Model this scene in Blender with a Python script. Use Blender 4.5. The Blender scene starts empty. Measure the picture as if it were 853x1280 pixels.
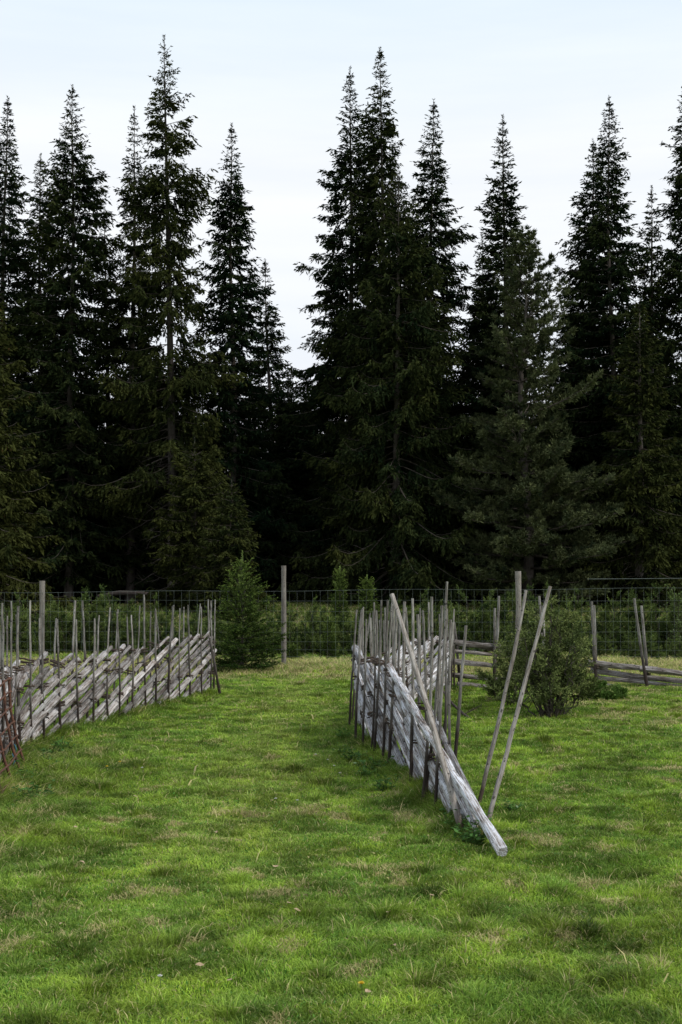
import bpy, math, random
import numpy as np
from mathutils import Vector, Matrix

sc = bpy.context.scene
COL = sc.collection
CAMH = 1.75; F = 1500.0; CX = 426.5; HY = 725.0

# ------------------------------------------------------------------ camera
cd = bpy.data.cameras.new('camera'); cam = bpy.data.objects.new('camera', cd); COL.objects.link(cam)
cam.location = (0, 0, CAMH); cam.rotation_euler = (math.radians(90), 0, 0)
cd.sensor_fit = 'VERTICAL'; cd.sensor_height = 36; cd.sensor_width = 24
cd.lens = F / 1280 * 36; cd.shift_y = (HY - 640) / 1280
cd.clip_start = 0.1; cd.clip_end = 5000
sc.camera = cam

# ------------------------------------------------------------------ sky + sun
SUN_EL, SUN_AZ = math.radians(48), math.radians(115)      # azimuth clockwise from +Y (north)
w = bpy.data.worlds.new('World'); sc.world = w; w.use_nodes = True
nt = w.node_tree; nt.nodes.clear()
out = nt.nodes.new('ShaderNodeOutputWorld'); bg = nt.nodes.new('ShaderNodeBackground')
bg.inputs['Strength'].default_value = 0.1
sky = nt.nodes.new('ShaderNodeTexSky'); sky.sky_type = 'NISHITA'; sky.sun_disc = False
sky.sun_elevation = SUN_EL; sky.sun_rotation = SUN_AZ
tc = nt.nodes.new('ShaderNodeTexCoord')
sep = nt.nodes.new('ShaderNodeSeparateXYZ'); nt.links.new(tc.outputs['Generated'], sep.inputs[0])
mp = nt.nodes.new('ShaderNodeMapping'); mp.inputs['Scale'].default_value = (1.2, 1.2, 11)
mp.inputs['Rotation'].default_value = (0.03, -0.06, 0)
nt.links.new(tc.outputs['Generated'], mp.inputs[0])
nz = nt.nodes.new('ShaderNodeTexNoise'); nz.inputs['Scale'].default_value = 2.2
nz.inputs['Detail'].default_value = 5; nz.inputs['Roughness'].default_value = 0.55
nt.links.new(mp.outputs[0], nz.inputs['Vector'])
cr = nt.nodes.new('ShaderNodeValToRGB')      # cloud deck: height above the horizon -> cloud colour
nt.links.new(sep.outputs['Z'], cr.inputs[0])
e = cr.color_ramp.elements
e[0].position = 0.0; e[0].color = (.87, .865, .90, 1)
e[1].position = 1.0; e[1].color = (.60, .66, .74, 1)
for p, c in ((.12, (.88, .885, .92)), (.2, (.90, .93, .965)), (.33, (.925, .95, .975)), (.375, (.87, .93, .98)), (.45, (.76, .87, .96)), (.6, (.68, .78, .90))):
    k = e.new(p); k.color = (*c, 1)
cr2 = nt.nodes.new('ShaderNodeValToRGB'); nt.links.new(nz.outputs[0], cr2.inputs[0])
cr2.color_ramp.elements[0].position = .35; cr2.color_ramp.elements[0].color = (.955, .968, .985, 1)
cr2.color_ramp.elements[1].position = .68; cr2.color_ramp.elements[1].color = (1.04, 1.03, 1.02, 1)
mul = nt.nodes.new('ShaderNodeVectorMath'); mul.operation = 'MULTIPLY'
nt.links.new(cr.outputs[0], mul.inputs[0]); nt.links.new(cr2.outputs[0], mul.inputs[1])
scl = nt.nodes.new('ShaderNodeVectorMath'); scl.operation = 'SCALE'; scl.inputs['Scale'].default_value = 10.0
nt.links.new(mul.outputs[0], scl.inputs[0])
mix = nt.nodes.new('ShaderNodeMixRGB'); mix.inputs[0].default_value = 0.94
nt.links.new(sky.outputs[0], mix.inputs[1]); nt.links.new(scl.outputs[0], mix.inputs[2])
nt.links.new(mix.outputs[0], bg.inputs['Color']); nt.links.new(bg.outputs[0], out.inputs[0])

sd = bpy.data.lights.new('sun', 'SUN'); sun = bpy.data.objects.new('sun', sd); COL.objects.link(sun)
sd.energy = 2.2; sd.angle = math.radians(12); sd.color = (1, .95, .86)
sdir = Vector((math.sin(SUN_AZ) * math.cos(SUN_EL), math.cos(SUN_AZ) * math.cos(SUN_EL), math.sin(SUN_EL)))
sun.rotation_euler = sdir.to_track_quat('Z', 'Y').to_euler(); sun.location = (10, -5, 20)
sc.view_settings.view_transform = 'Standard'; sc.view_settings.look = 'None'
sc.view_settings.exposure = 0.12; sc.view_settings.gamma = 1.0; sc.view_settings.use_curve_mapping = False
sc.cycles.max_bounces = 4; sc.cycles.diffuse_bounces = 2; sc.cycles.transmission_bounces = 2
sc.cycles.transparent_max_bounces = 4

# ------------------------------------------------------------------ helpers
def _h(ix, iy, seed):
    n = (ix.astype(np.int64) * 374761393 + iy.astype(np.int64) * 668265263 + seed * 1442695041) & 0xffffffff
    n = ((n ^ (n >> 13)) * 1274126177) & 0xffffffff
    n = n ^ (n >> 16)
    return (n & 0xffff) / 65535.0

def vnoise(x, y, s, seed):
    x = np.asarray(x, float) / s; y = np.asarray(y, float) / s
    ix = np.floor(x); iy = np.floor(y); fx = x - ix; fy = y - iy
    fx = fx * fx * (3 - 2 * fx); fy = fy * fy * (3 - 2 * fy)
    a = _h(ix, iy, seed); b = _h(ix + 1, iy, seed); c = _h(ix, iy + 1, seed); d = _h(ix + 1, iy + 1, seed)
    return (a * (1 - fx) + b * fx) * (1 - fy) + (c * (1 - fx) + d * fx) * fy

def fbm(x, y, s, seed, o=3):
    v = 0; a = 1; t = 0
    for k in range(o):
        v = v + a * vnoise(x, y, s / 2 ** k, seed + 17 * k); t += a; a *= .55
    return v / t

def sstep(a, b, x):
    t = np.clip((x - a) / (b - a), 0, 1); return t * t * (3 - 2 * t)

def terrain(x, y):
    x = np.asarray(x, float); y = np.asarray(y, float)
    z = 0.85 * sstep(25, 44, y)
    z = z + (fbm(x, y, 1.1, 3) - .5) * .075 + (vnoise(x, y, .34, 9) - .5) * .04 + (vnoise(x, y, .15, 12) - .5) * .032
    z = z + (vnoise(x, y, 5, 21) - .5) * .08
    return z * np.where(y > 60, .9, 1)

def tz(x, y): return float(terrain(np.array([x]), np.array([y]))[0])

def at(px, py, d):
    return Vector(((px - CX) / F * d, d, CAMH - (py - HY) * d / F))

def gd(py): return F * CAMH / (py - HY)

def link(o, parent=None):
    COL.objects.link(o)
    if parent is not None: o.parent = parent
    return o

def mesh_np(name, V, faces, mats, col=None, smooth=False, mi=None):
    """faces: list of (N,k) int arrays"""
    me = bpy.data.meshes.new(name)
    V = np.ascontiguousarray(V, dtype=np.float32)
    me.vertices.add(len(V)); me.vertices.foreach_set('co', V.ravel())
    idx = np.concatenate([f.ravel() for f in faces]).astype(np.int32)
    cnt = np.concatenate([np.full(len(f), f.shape[1], np.int32) for f in faces])
    st = np.concatenate([[0], np.cumsum(cnt)[:-1]]).astype(np.int32)
    me.loops.add(len(idx)); me.loops.foreach_set('vertex_index', idx)
    me.polygons.add(len(cnt)); me.polygons.foreach_set('loop_start', st)
    me.polygons.foreach_set('use_smooth', np.full(len(cnt), bool(smooth)))
    if mi is not None: me.polygons.foreach_set('material_index', np.asarray(mi, np.int32))
    for m in (mats if isinstance(mats, (list, tuple)) else [mats]): me.materials.append(m)
    if col is not None:
        ca = me.color_attributes.new('Col', 'FLOAT_COLOR', 'POINT')
        c4 = np.ones((len(V), 4), np.float32); c4[:, :3] = col
        ca.data.foreach_set('color', c4.ravel())
    me.update(calc_edges=True)
    return me

def ob(name, me, parent=None):
    return link(bpy.data.objects.new(name, me), parent)

def tag(o, label=None, cat=None, group=None, kind=None):
    if label: o['label'] = label
    if cat: o['category'] = cat
    if group: o['group'] = group
    if kind: o['kind'] = kind
    return o

def thing(name, loc, label, cat, group=None, rz=0):
    o = bpy.data.objects.new(name, None); o.empty_display_size = .2; link(o)
    o.location = loc; o.rotation_euler = (0, 0, rz)
    return tag(o, label, cat, group)

def dup(root, loc, rz, s, label, group=None, sz=None):
    r = root.copy(); link(r); r.location = loc; r.rotation_euler = (0, 0, rz)
    r.scale = (s, s, sz or s); r['label'] = label
    if group: r['group'] = group
    for ch in list(root.children):
        c = ch.copy(); link(c, r)
        for g in ch.children:
            d = g.copy(); link(d, c)
    return r

class Geo:
    """collects tubes / quads with per-vertex colour and material index"""
    def __init__(s): s.V = []; s.F = {3: [], 4: []}; s.C = []; s.M = {3: [], 4: []}; s.n = 0
    def add(s, V, F, c=(1, 1, 1), m=0):
        V = np.asarray(V, float); F = np.asarray(F)
        s.V.append(V); s.F[F.shape[1]].append(F + s.n); s.M[F.shape[1]].append(np.full(len(F), m))
        cc = np.asarray(c, float)
        s.C.append(np.broadcast_to(cc, (len(V), 3)) if cc.ndim == 1 else cc); s.n += len(V)
    def tube(s, P, R, n=6, c=(1, 1, 1), m=0, cap=True, rough=0, rng=None):
        P = np.asarray(P, float); R = np.broadcast_to(np.asarray(R, float), (len(P),))
        T = np.gradient(P, axis=0); T /= np.linalg.norm(T, axis=1)[:, None] + 1e-9
        ref = np.array([0, 0, 1.]) if abs(T[:, 2]).mean() < .8 else np.array([1., 0, 0])
        A = np.cross(T, ref); A /= np.linalg.norm(A, axis=1)[:, None] + 1e-9
        B = np.cross(T, A)
        a = np.arange(n) * 2 * np.pi / n
        rr = R[:, None] * np.ones(n)
        if rough and rng is not None:
            rr = rr * (1 + (rng.random(n) - .5)[None, :] * rough + (rng.random((len(P), n)) - .5) * rough * .6)
        V = P[:, None, :] + rr[:, :, None] * (np.cos(a)[None, :, None] * A[:, None, :] + np.sin(a)[None, :, None] * B[:, None, :])
        i = np.arange(len(P) - 1)[:, None] * n; j = np.arange(n)[None, :]; k = (j + 1) % n
        q = np.stack([i + j, i + k, i + n + k, i + n + j], -1).reshape(-1, 4)
        V = V.reshape(-1, 3); base = len(V)
        s.add(V, q, c, m)
        if cap:
            V2 = np.concatenate([V[:n], P[:1], V[-n:], P[-1:]])
            t1 = np.stack([np.full(n, n), np.arange(n), (np.arange(n) + 1) % n], -1)
            t2 = np.stack([np.full(n, 2 * n + 1), n + 1 + (np.arange(n) + 1) % n, n + 1 + np.arange(n)], -1)
            s.add(V2, np.concatenate([t1, t2]), c if np.asarray(c).ndim == 1 else np.asarray(c)[0], m)
    def leaves(s, P, D, L, W, c, rng, m=0, flat=0.0, fold=.25):
        """diamond shaped sprays: base point, direction, length, width"""
        n = len(P)
        if n == 0: return
        D = D / (np.linalg.norm(D, axis=1)[:, None] + 1e-9)
        r = rng.normal(size=(n, 3)); r[:, 2] += flat * 3
        S = np.cross(D, r); S /= np.linalg.norm(S, axis=1)[:, None] + 1e-9
        L = np.broadcast_to(L, (n,))[:, None]; W = np.broadcast_to(W, (n,))[:, None]
        V = np.stack([P, P + D * L * .4 + S * W * .5, P + D * L, P + D * L * .45 - S * W * .5], 1).reshape(-1, 3)
        q = np.arange(n * 4).reshape(-1, 4)
        c = np.asarray(c, float)
        if c.ndim == 2: c = np.repeat(c, 4, 0)
        s.add(V, q, c, m)
    def mesh(s, name, mats, smooth=False, col=True):
        fs = []; ms = []
        for k in (3, 4):
            if s.F[k]: fs.append(np.concatenate(s.F[k])); ms.append(np.concatenate(s.M[k]))
        return mesh_np(name, np.concatenate(s.V), fs, mats, np.concatenate(s.C) if col else None, smooth, np.concatenate(ms))

# ------------------------------------------------------------------ materials
def newmat(name):
    m = bpy.data.materials.new(name); m.use_nodes = True; t = m.node_tree; t.nodes.clear()
    o = t.nodes.new('ShaderNodeOutputMaterial'); return m, t, o

def leafmat(name, trans=.25, var=.35, nscale=3.0, rough=None):
    m, t, o = newmat(name)
    a = t.nodes.new('ShaderNodeAttribute'); a.attribute_name = 'Col'
    n = t.nodes.new('ShaderNodeTexNoise'); n.inputs['Scale'].default_value = nscale; n.inputs['Detail'].default_value = 3
    tcn = t.nodes.new('ShaderNodeTexCoord'); t.links.new(tcn.outputs['Object'], n.inputs['Vector'])
    mr = t.nodes.new('ShaderNodeMapRange'); mr.inputs['From Min'].default_value = .3; mr.inputs['From Max'].default_value = .7
    mr.inputs['To Min'].default_value = 1 - var; mr.inputs['To Max'].default_value = 1 + var
    t.links.new(n.outputs[0], mr.inputs[0])
    mu = t.nodes.new('ShaderNodeVectorMath'); mu.operation = 'SCALE'
    t.links.new(a.outputs['Color'], mu.inputs[0]); t.links.new(mr.outputs[0], mu.inputs['Scale'])
    d = t.nodes.new('ShaderNodeBsdfDiffuse'); t.links.new(mu.outputs[0], d.inputs[0])
    if trans:
        tr = t.nodes.new('ShaderNodeBsdfTranslucent'); t.links.new(mu.outputs[0], tr.inputs[0])
        mx = t.nodes.new('ShaderNodeMixShader'); mx.inputs[0].default_value = trans
        t.links.new(d.outputs[0], mx.inputs[1]); t.links.new(tr.outputs[0], mx.inputs[2]); sh = mx
    else: sh = d
    if rough:
        g = t.nodes.new('ShaderNodeBsdfGlossy'); g.inputs['Roughness'].default_value = rough
        g.inputs['Color'].default_value = (.8, .85, .9, 1)
        mg = t.nodes.new('ShaderNodeMixShader'); mg.inputs[0].default_value = .015
        t.links.new(sh.outputs[0], mg.inputs[1]); t.links.new(g.outputs[0], mg.inputs[2]); sh = mg
    t.links.new(sh.outputs[0], o.inputs[0]); return m

def woodmat(name, ramp, dirt=None, stretch=(2.5, 30, 30), bump=.5, randv=.3, knot=True, dirtlo=.15, dirthi=.6):
    """weathered wood, grain along local X; dirt = colour taking over towards the buried end"""
    m, t, o = newmat(name); N = t.nodes.new; Lk = t.links.new
    tcn = N('ShaderNodeTexCoord'); oi = N('ShaderNodeObjectInfo')
    off = N('ShaderNodeVectorMath'); off.operation = 'SCALE'; off.inputs[0].default_value = (37, 11, 23)
    Lk(oi.outputs['Random'], off.inputs['Scale'])
    ad = N('ShaderNodeVectorMath'); ad.operation = 'ADD'; Lk(tcn.outputs['Object'], ad.inputs[0]); Lk(off.outputs[0], ad.inputs[1])
    mp = N('ShaderNodeMapping'); mp.inputs['Scale'].default_value = stretch; Lk(ad.outputs[0], mp.inputs[0])
    n1 = N('ShaderNodeTexNoise'); n1.inputs['Scale'].default_value = 3; n1.inputs['Detail'].default_value = 8; n1.inputs['Roughness'].default_value = .7
    Lk(mp.outputs[0], n1.inputs['Vector'])
    n2 = N('ShaderNodeTexNoise'); n2.inputs['Scale'].default_value = 4.5; n2.inputs['Detail'].default_value = 4; Lk(ad.outputs[0], n2.inputs['Vector'])
    mxv = N('ShaderNodeMath'); mxv.operation = 'MULTIPLY_ADD'; mxv.inputs[1].default_value = .72
    Lk(n1.outputs[0], mxv.inputs[0])
    m2 = N('ShaderNodeMath'); m2.operation = 'MULTIPLY'; m2.inputs[1].default_value = .28; Lk(n2.outputs[0], m2.inputs[0]); Lk(m2.outputs[0], mxv.inputs[2])
    cr = N('ShaderNodeValToRGB'); Lk(mxv.outputs[0], cr.inputs[0])
    el = cr.color_ramp.elements
    el[0].position = ramp[0][0]; el[0].color = (*ramp[0][1], 1); el[1].position = ramp[-1][0]; el[1].color = (*ramp[-1][1], 1)
    for p, c in ramp[1:-1]: q = el.new(p); q.color = (*c, 1)
    rv = N('ShaderNodeMapRange'); rv.inputs['To Min'].default_value = 1 - randv; rv.inputs['To Max'].default_value = 1 + randv
    Lk(oi.outputs['Random'], rv.inputs[0])
    sc_ = N('ShaderNodeVectorMath'); sc_.operation = 'SCALE'; Lk(cr.outputs[0], sc_.inputs[0]); Lk(rv.outputs[0], sc_.inputs['Scale'])
    n3 = N('ShaderNodeTexNoise'); n3.inputs['Scale'].default_value = 38; n3.inputs['Detail'].default_value = 2; Lk(ad.outputs[0], n3.inputs['Vector'])
    kr = N('ShaderNodeMapRange'); kr.inputs['From Min'].default_value = .62; kr.inputs['From Max'].default_value = .70; kr.inputs['To Min'].default_value = 1; kr.inputs['To Max'].default_value = .22
    Lk(n3.outputs[0], kr.inputs[0])
    s2 = N('ShaderNodeVectorMath'); s2.operation = 'SCALE'; Lk(sc_.outputs[0], s2.inputs[0]); Lk(kr.outputs[0], s2.inputs['Scale']); sc_ = s2
    colr = sc_
    if dirt:
        sx = N('ShaderNodeSeparateXYZ'); Lk(tcn.outputs['Object'], sx.inputs[0])
        nn = N('ShaderNodeMath'); nn.operation = 'MULTIPLY_ADD'; nn.inputs[1].default_value = .6; Lk(n2.outputs[0], nn.inputs[0]); Lk(sx.outputs['X'], nn.inputs[2])
        mr = N('ShaderNodeMapRange'); mr.inputs['From Min'].default_value = dirtlo + .3; mr.inputs['From Max'].default_value = dirthi + .3
        mr.inputs['To Min'].default_value = .95; mr.inputs['To Max'].default_value = 0
        Lk(nn.outputs[0], mr.inputs[0])
        mm = N('ShaderNodeMixRGB'); Lk(mr.outputs[0], mm.inputs[0]); Lk(sc_.outputs[0], mm.inputs[1]); mm.inputs[2].default_value = (*dirt, 1)
        colr = mm
    b = N('ShaderNodeBsdfPrincipled'); b.inputs['Roughness'].default_value = .85; b.inputs['Specular IOR Level'].default_value = .25
    Lk(colr.outputs[0], b.inputs['Base Color'])
    bp = N('ShaderNodeBump'); bp.inputs['Strength'].default_value = bump; bp.inputs['Distance'].default_value = .012
    Lk(n1.outputs[0], bp.inputs['Height']); Lk(bp.outputs[0], b.inputs['Normal'])
    Lk(b.outputs[0], o.inputs[0]); return m

def plainmat(name, c, rough=.7, metal=0, c2=None, ns=30):
    m, t, o = newmat(name); b = t.nodes.new('ShaderNodeBsdfPrincipled')
    n = t.nodes.new('ShaderNodeTexNoise'); n.inputs['Scale'].default_value = ns; n.inputs['Detail'].default_value = 5
    tcn = t.nodes.new('ShaderNodeTexCoord'); t.links.new(tcn.outputs['Object'], n.inputs['Vector'])
    cr = t.nodes.new('ShaderNodeValToRGB'); cr.color_ramp.elements[0].position = .35; cr.color_ramp.elements[1].position = .65
    c2 = c2 or tuple(v * .6 for v in c)
    cr.color_ramp.elements[0].color = (*c2, 1); cr.color_ramp.elements[1].color = (*c, 1)
    t.links.new(n.outputs[0], cr.inputs[0]); t.links.new(cr.outputs[0], b.inputs['Base Color'])
    b.inputs['Roughness'].default_value = rough; b.inputs['Metallic'].default_value = metal
    t.links.new(b.outputs[0], o.inputs[0]); return m

M_needle = leafmat('spruce_needles', 0, .35, 1.2)
M_juniper = leafmat('juniper_needles', .1, .3, 2.5)
M_grass = leafmat('grass_blades', .32, .22, 1.3, .35)
M_leaf = leafmat('weed_leaves', .3, .2, 8, .3)
M_branch = plainmat('branch_bark', (.085, .07, .055), .9, 0, (.035, .028, .022), 9)
M_bark = woodmat('spruce_bark', [(.3, (.03, .024, .02)), (.5, (.09, .075, .065)), (.7, (.19, .17, .16))], stretch=(2, 2, .5), bump=.9)
GREY = [(.3, (.045, .035, .028)), (.42, (.14, .118, .10)), (.52, (.25, .23, .215)), (.64, (.38, .37, .37)), (.75, (.5, .495, .5))]
M_stake = woodmat('stake_wood', [(.3, (.06, .045, .035)), (.45, (.15, .135, .118)), (.56, (.29, .275, .255)), (.70, (.42, .41, .39))], dirt=(.03, .02, .016), dirtlo=.35, dirthi=1.05, bump=.6)
M_rail = woodmat('rail_wood', [(.32, (.03, .022, .018)), (.43, (.13, .10, .085)), (.47, (.27, .245, .23)), (.525, (.47, .465, .48)), (.62, (.68, .71, .78))], bump=.9, stretch=(1.6, 34, 34), randv=.45)
M_brownrail = woodmat('brown_rail_wood', [(.33, (.03, .021, .017)), (.44, (.13, .10, .085)), (.505, (.30, .275, .26)), (.575, (.45, .435, .435)), (.67, (.62, .62, .65))], bump=.9, stretch=(1.6, 30, 30), randv=.45)
M_oldrail = woodmat('old_rail_wood', [(.34, (.03, .022, .018)), (.45, (.10, .082, .07)), (.54, (.21, .19, .18)), (.68, (.38, .375, .38))], bump=.6, stretch=(1.6, 30, 30))
M_pale = woodmat('pale_pole_wood', [(.3, (.06, .045, .035)), (.43, (.18, .155, .135)), (.55, (.33, .305, .28)), (.7, (.46, .44, .42))], dirt=(.06, .04, .03), dirtlo=.08, dirthi=.32)
M_post = woodmat('post_wood', [(.3, (.08, .065, .055)), (.5, (.2, .18, .16)), (.7, (.33, .31, .29))], bump=.5)
M_lash = plainmat('withy_binding', (.10, .07, .05), .85, 0, (.03, .02, .016), 40)
M_wire = plainmat('galvanised_wire', (.22, .26, .24), .5, .2, (.13, .16, .15), 5)
M_rust = plainmat('rusty_iron', (.16, .065, .035), .8, .2, (.05, .024, .018), 25)
M_twine = plainmat('blue_twine', (.08, .25, .4), .7)

# ------------------------------------------------------------------ ground sheet
rng = np.random.default_rng(5)
GREENS = np.array([[.255, .375, .040], [.115, .225, .028], [.42, .48, .11]])
STRAW = np.array([.62, .54, .26])

def patches(x, y):
    """returns dry fraction and lushness over the field, from noise with shape of its own"""
    dry = fbm(x, y * 1.0, .24, 41, 3)
    big = fbm(x, y, 4.5, 77, 2)
    d = sstep(.62, .76, dry * .85 + big * .15 + .02 * sstep(8, 5, y))
    d = np.maximum(d, sstep(20.6, 22.4, y + (dry - .5) * 4) * sstep(25.5, 24.5, y) * .95)      # dry strip below the wire fence
    d = np.maximum(d, sstep(25, 27, y) * .45)
    d = np.maximum(d, sstep(2.6, 3.4, x) * sstep(13, 15, y) * sstep(.45, .6, dry) * .8)
    lush = fbm(x, y, 1.6, 55, 3)
    return d, lush

def gridax(lo, hi, step, far):
    a = list(np.arange(lo, hi + 1e-6, step)); s = step
    v = a[-1]
    while v < far: s *= 1.35; v += s; a.append(v)
    s = step; v = a[0]
    while v > -far: s *= 1.35; v -= s; a.insert(0, v)
    return np.array(a)
gx = gridax(-11, 11, .075, 1500); gy = gridax(2, 34, .075, 1500)
X, Y = np.meshgrid(gx, gy); Z = terrain(X, Y)
nx, ny = len(gx), len(gy)
V = np.stack([X.ravel(), Y.ravel(), Z.ravel()], -1)
i = (np.arange(ny - 1)[:, None] * nx + np.arange(nx - 1)[None, :]).ravel()
q = np.stack([i, i + 1, i + nx + 1, i + nx], -1)
d, l = patches(X.ravel(), Y.ravel())
c = GREENS[1] * .62 * (.8 + .4 * l[:, None]); c = c * (1 - d[:, None] * .7) + STRAW * .45 * d[:, None] * .7
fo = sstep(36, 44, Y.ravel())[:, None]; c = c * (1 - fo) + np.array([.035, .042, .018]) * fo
M_ground, t, o = newmat('turf_soil')
a = t.nodes.new('ShaderNodeAttribute'); a.attribute_name = 'Col'
n = t.nodes.new('ShaderNodeTexNoise'); n.inputs['Scale'].default_value = 26; n.inputs['Detail'].default_value = 8; n.inputs['Roughness'].default_value = .75
tcn = t.nodes.new('ShaderNodeTexCoord'); t.links.new(tcn.outputs['Object'], n.inputs['Vector'])
mr = t.nodes.new('ShaderNodeMapRange'); mr.inputs['From Min'].default_value = .3; mr.inputs['From Max'].default_value = .7
mr.inputs['To Min'].default_value = .45; mr.inputs['To Max'].default_value = 1.5; t.links.new(n.outputs[0], mr.inputs[0])
mu = t.nodes.new('ShaderNodeVectorMath'); mu.operation = 'SCALE'; t.links.new(a.outputs['Color'], mu.inputs[0]); t.links.new(mr.outputs[0], mu.inputs['Scale'])
b = t.nodes.new('ShaderNodeBsdfDiffuse'); t.links.new(mu.outputs[0], b.inputs[0])
bp = t.nodes.new('ShaderNodeBump'); bp.inputs['Distance'].default_value = .03; t.links.new(n.outputs[0], bp.inputs['Height']); t.links.new(bp.outputs[0], b.inputs['Normal'])
t.links.new(b.outputs[0], o.inputs[0])
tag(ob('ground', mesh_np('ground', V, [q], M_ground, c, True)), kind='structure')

# ------------------------------------------------------------------ fence paths (used by grass too)
PL = [(-2.62, 7.6), (-2.88, 9.4), (-3.1, 10.9), (-3.36, 12.3), (-3.26, 13.1), (-3.0, 14.2), (-2.78, 15.5), (-2.45, 17.0), (-2.03, 18.7)]
PR = [(1.03, 7.55), (.89, 8.6), (.79, 9.4), (.69, 10.2), (.55, 11.3), (.40, 12.2), (.26, 13.2), (.18, 14.2)]
PS = [(.25, 14.7), (.75, 16.4), (1.25, 17.9), (1.74, 19.3)]

def pathfn(P):
    P = np.array(P, float); s = np.concatenate([[0], np.cumsum(np.linalg.norm(np.diff(P, axis=0), axis=1))])
    # smooth resample
    ss = np.linspace(0, s[-1], 60)
    xs = np.interp(ss, s, P[:, 0]); ys = np.interp(ss, s, P[:, 1])
    for _ in range(12):
        xs[1:-1] = (xs[:-2] + 2 * xs[1:-1] + xs[2:]) / 4; ys[1:-1] = (ys[:-2] + 2 * ys[1:-1] + ys[2:]) / 4
    def f(t):
        return np.stack([np.interp(t, ss, xs), np.interp(t, ss, ys)], -1)
    return f, s[-1]

def dist_path(x, y, P):
    P = np.array(P, float); best = np.full(x.shape, 1e9)
    for a, b in zip(P[:-1], P[1:]):
        ab = b - a; t = np.clip(((x - a[0]) * ab[0] + (y - a[1]) * ab[1]) / (ab @ ab), 0, 1)
        best = np.minimum(best, np.hypot(x - a[0] - t * ab[0], y - a[1] - t * ab[1]))
    return best

# ------------------------------------------------------------------ grass
def grass_points(y0, y1, dens, margin=1.3):
    wmax = .30 * y1 + margin; n = int(dens * (y1 - y0) * 2 * wmax)
    x = rng.uniform(-wmax, wmax, n); y = rng.uniform(y0, y1, n)
    k = np.abs(x) < .30 * y + margin; return x[k], y[k]
xs, ys = [], []
for y0 in np.arange(3.2, 44, .2):
    y1 = y0 + .2; dn = float(np.interp(y0, [3.2, 5.5, 7, 10, 14, 20, 28, 36, 44], [14000, 12500, 9500, 5600, 2900, 1250, 420, 190, 90]))
    x, y = grass_points(y0, y1, dn); xs.append(x); ys.append(y)
    x, y = grass_points(y0, y1, dn); xs.append(x); ys.append(y)
x = np.concatenate(xs); y = np.concatenate(ys); n = len(x)
# tufts: pull part of the blades towards clump centres
ncl = 9000
cy_ = 3.2 + (44 - 3.2) * rng.random(ncl) ** 1.3; cx_ = rng.uniform(-1, 1, ncl) * (.30 * cy_ + 1.3)
sel = rng.random(n) < .22
order = np.argsort(cy_); cyS, cxS = cy_[order], cx_[order]
pos = np.clip(np.searchsorted(cyS, y[sel] + rng.normal(0, .3, sel.sum())), 0, ncl - 1)
rad = np.abs(rng.normal(0, .055, sel.sum())); an = rng.uniform(0, 6.283, sel.sum())
x[sel] = cxS[pos] + rad * np.cos(an); y[sel] = cyS[pos] + rad * np.sin(an)
dirc = rng.uniform(0, 6.283, n); dirc[sel] = an
dry, lush = patches(x, y)
df = np.minimum(np.minimum(dist_path(x, y, PL), dist_path(x, y, PR)), dist_path(x, y, PS))
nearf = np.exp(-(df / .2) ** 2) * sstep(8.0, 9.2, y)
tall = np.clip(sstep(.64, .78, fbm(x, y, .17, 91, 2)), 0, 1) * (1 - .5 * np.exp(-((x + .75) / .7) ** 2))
h = rng.uniform(.010, .027, n) * (.7 + .7 * lush) + tall * rng.uniform(0, .03, n)
h[sel] *= rng.uniform(1.1, 2.2, sel.sum()) * (.5 + 1.1 * rng.random(ncl)[pos] ** 2)
h += nearf * rng.uniform(0.01, .15, n)
left_lush = sstep(-1.6, -2.6, x) * sstep(14, 11, y)
h += left_lush * rng.uniform(0, .10, n)
h += sstep(21.5, 23, y) * rng.uniform(0, .16, n) * (1 - .4 * sstep(26, 30, y))
z0 = terrain(x, y)
clov = (rng.random(n) < .05) & (y < 16)
h[clov] = rng.uniform(.012, .022, clov.sum())
longs = (rng.random(n) < .0007) & (y < 20)
h[longs] = rng.uniform(.04, .10, longs.sum())
wd = np.where(clov, 2.6, 1) * np.interp(y, [4, 8, 14, 24, 36], [.0038, .005, .0078, .013, .026]) * rng.uniform(.7, 1.3, n)
lean = rng.uniform(.3, 1.5, n) * h * np.where(sel, .9, 1.2)
dx, dy = np.cos(dirc), np.sin(dirc)
sa = rng.uniform(0, 6.283, n); sx, sy = np.cos(sa) * wd / 2, np.sin(sa) * wd / 2
B = np.stack([x, y, z0 - .01], -1)
Mi = np.stack([x + dx * lean * .35, y + dy * lean * .35, z0 + h * .6], -1)
T = np.stack([x + dx * lean, y + dy * lean, z0 + h * rng.uniform(.75, 1, n)], -1)
S = np.stack([sx, sy, np.zeros(n)], -1)
V = np.stack([B - S, B + S, Mi + S * .8, Mi - S * .8, T], 1).reshape(-1, 3)
ii = np.arange(n) * 5
quads = np.stack([ii, ii + 1, ii + 2, ii + 3], -1); tris = np.stack([ii + 3, ii + 2, ii + 4], -1)
g = rng.random(n)[:, None]
clumpc = fbm(x, y, .3, 33, 3)[:, None]
yel = np.clip((clumpc - .38) * 2.6 + rng.normal(0, .15, n)[:, None] + .25 * (x[:, None] > 1.5), 0, 1)
col = GREENS[1] * (1 - yel) + GREENS[0] * yel
col = col * (1 - g * .3) + GREENS[2] * g * .3
path = np.exp(-((x + .75) / .55) ** 2) * sstep(6, 9, y) * sstep(24, 20, y)
col = col * (1 - .3 * path[:, None]) + np.array([.40, .44, .10]) * .3 * path[:, None]
col *= (.6 + .74 * rng.random(n))[:, None]
col *= (1.12 - .42 * tall * (.5 + lush) - .35 * nearf - .15 * left_lush)[:, None] * (.72 + .56 * sstep(.3, .7, fbm(x, y, .2, 61, 3)))[:, None]
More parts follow.
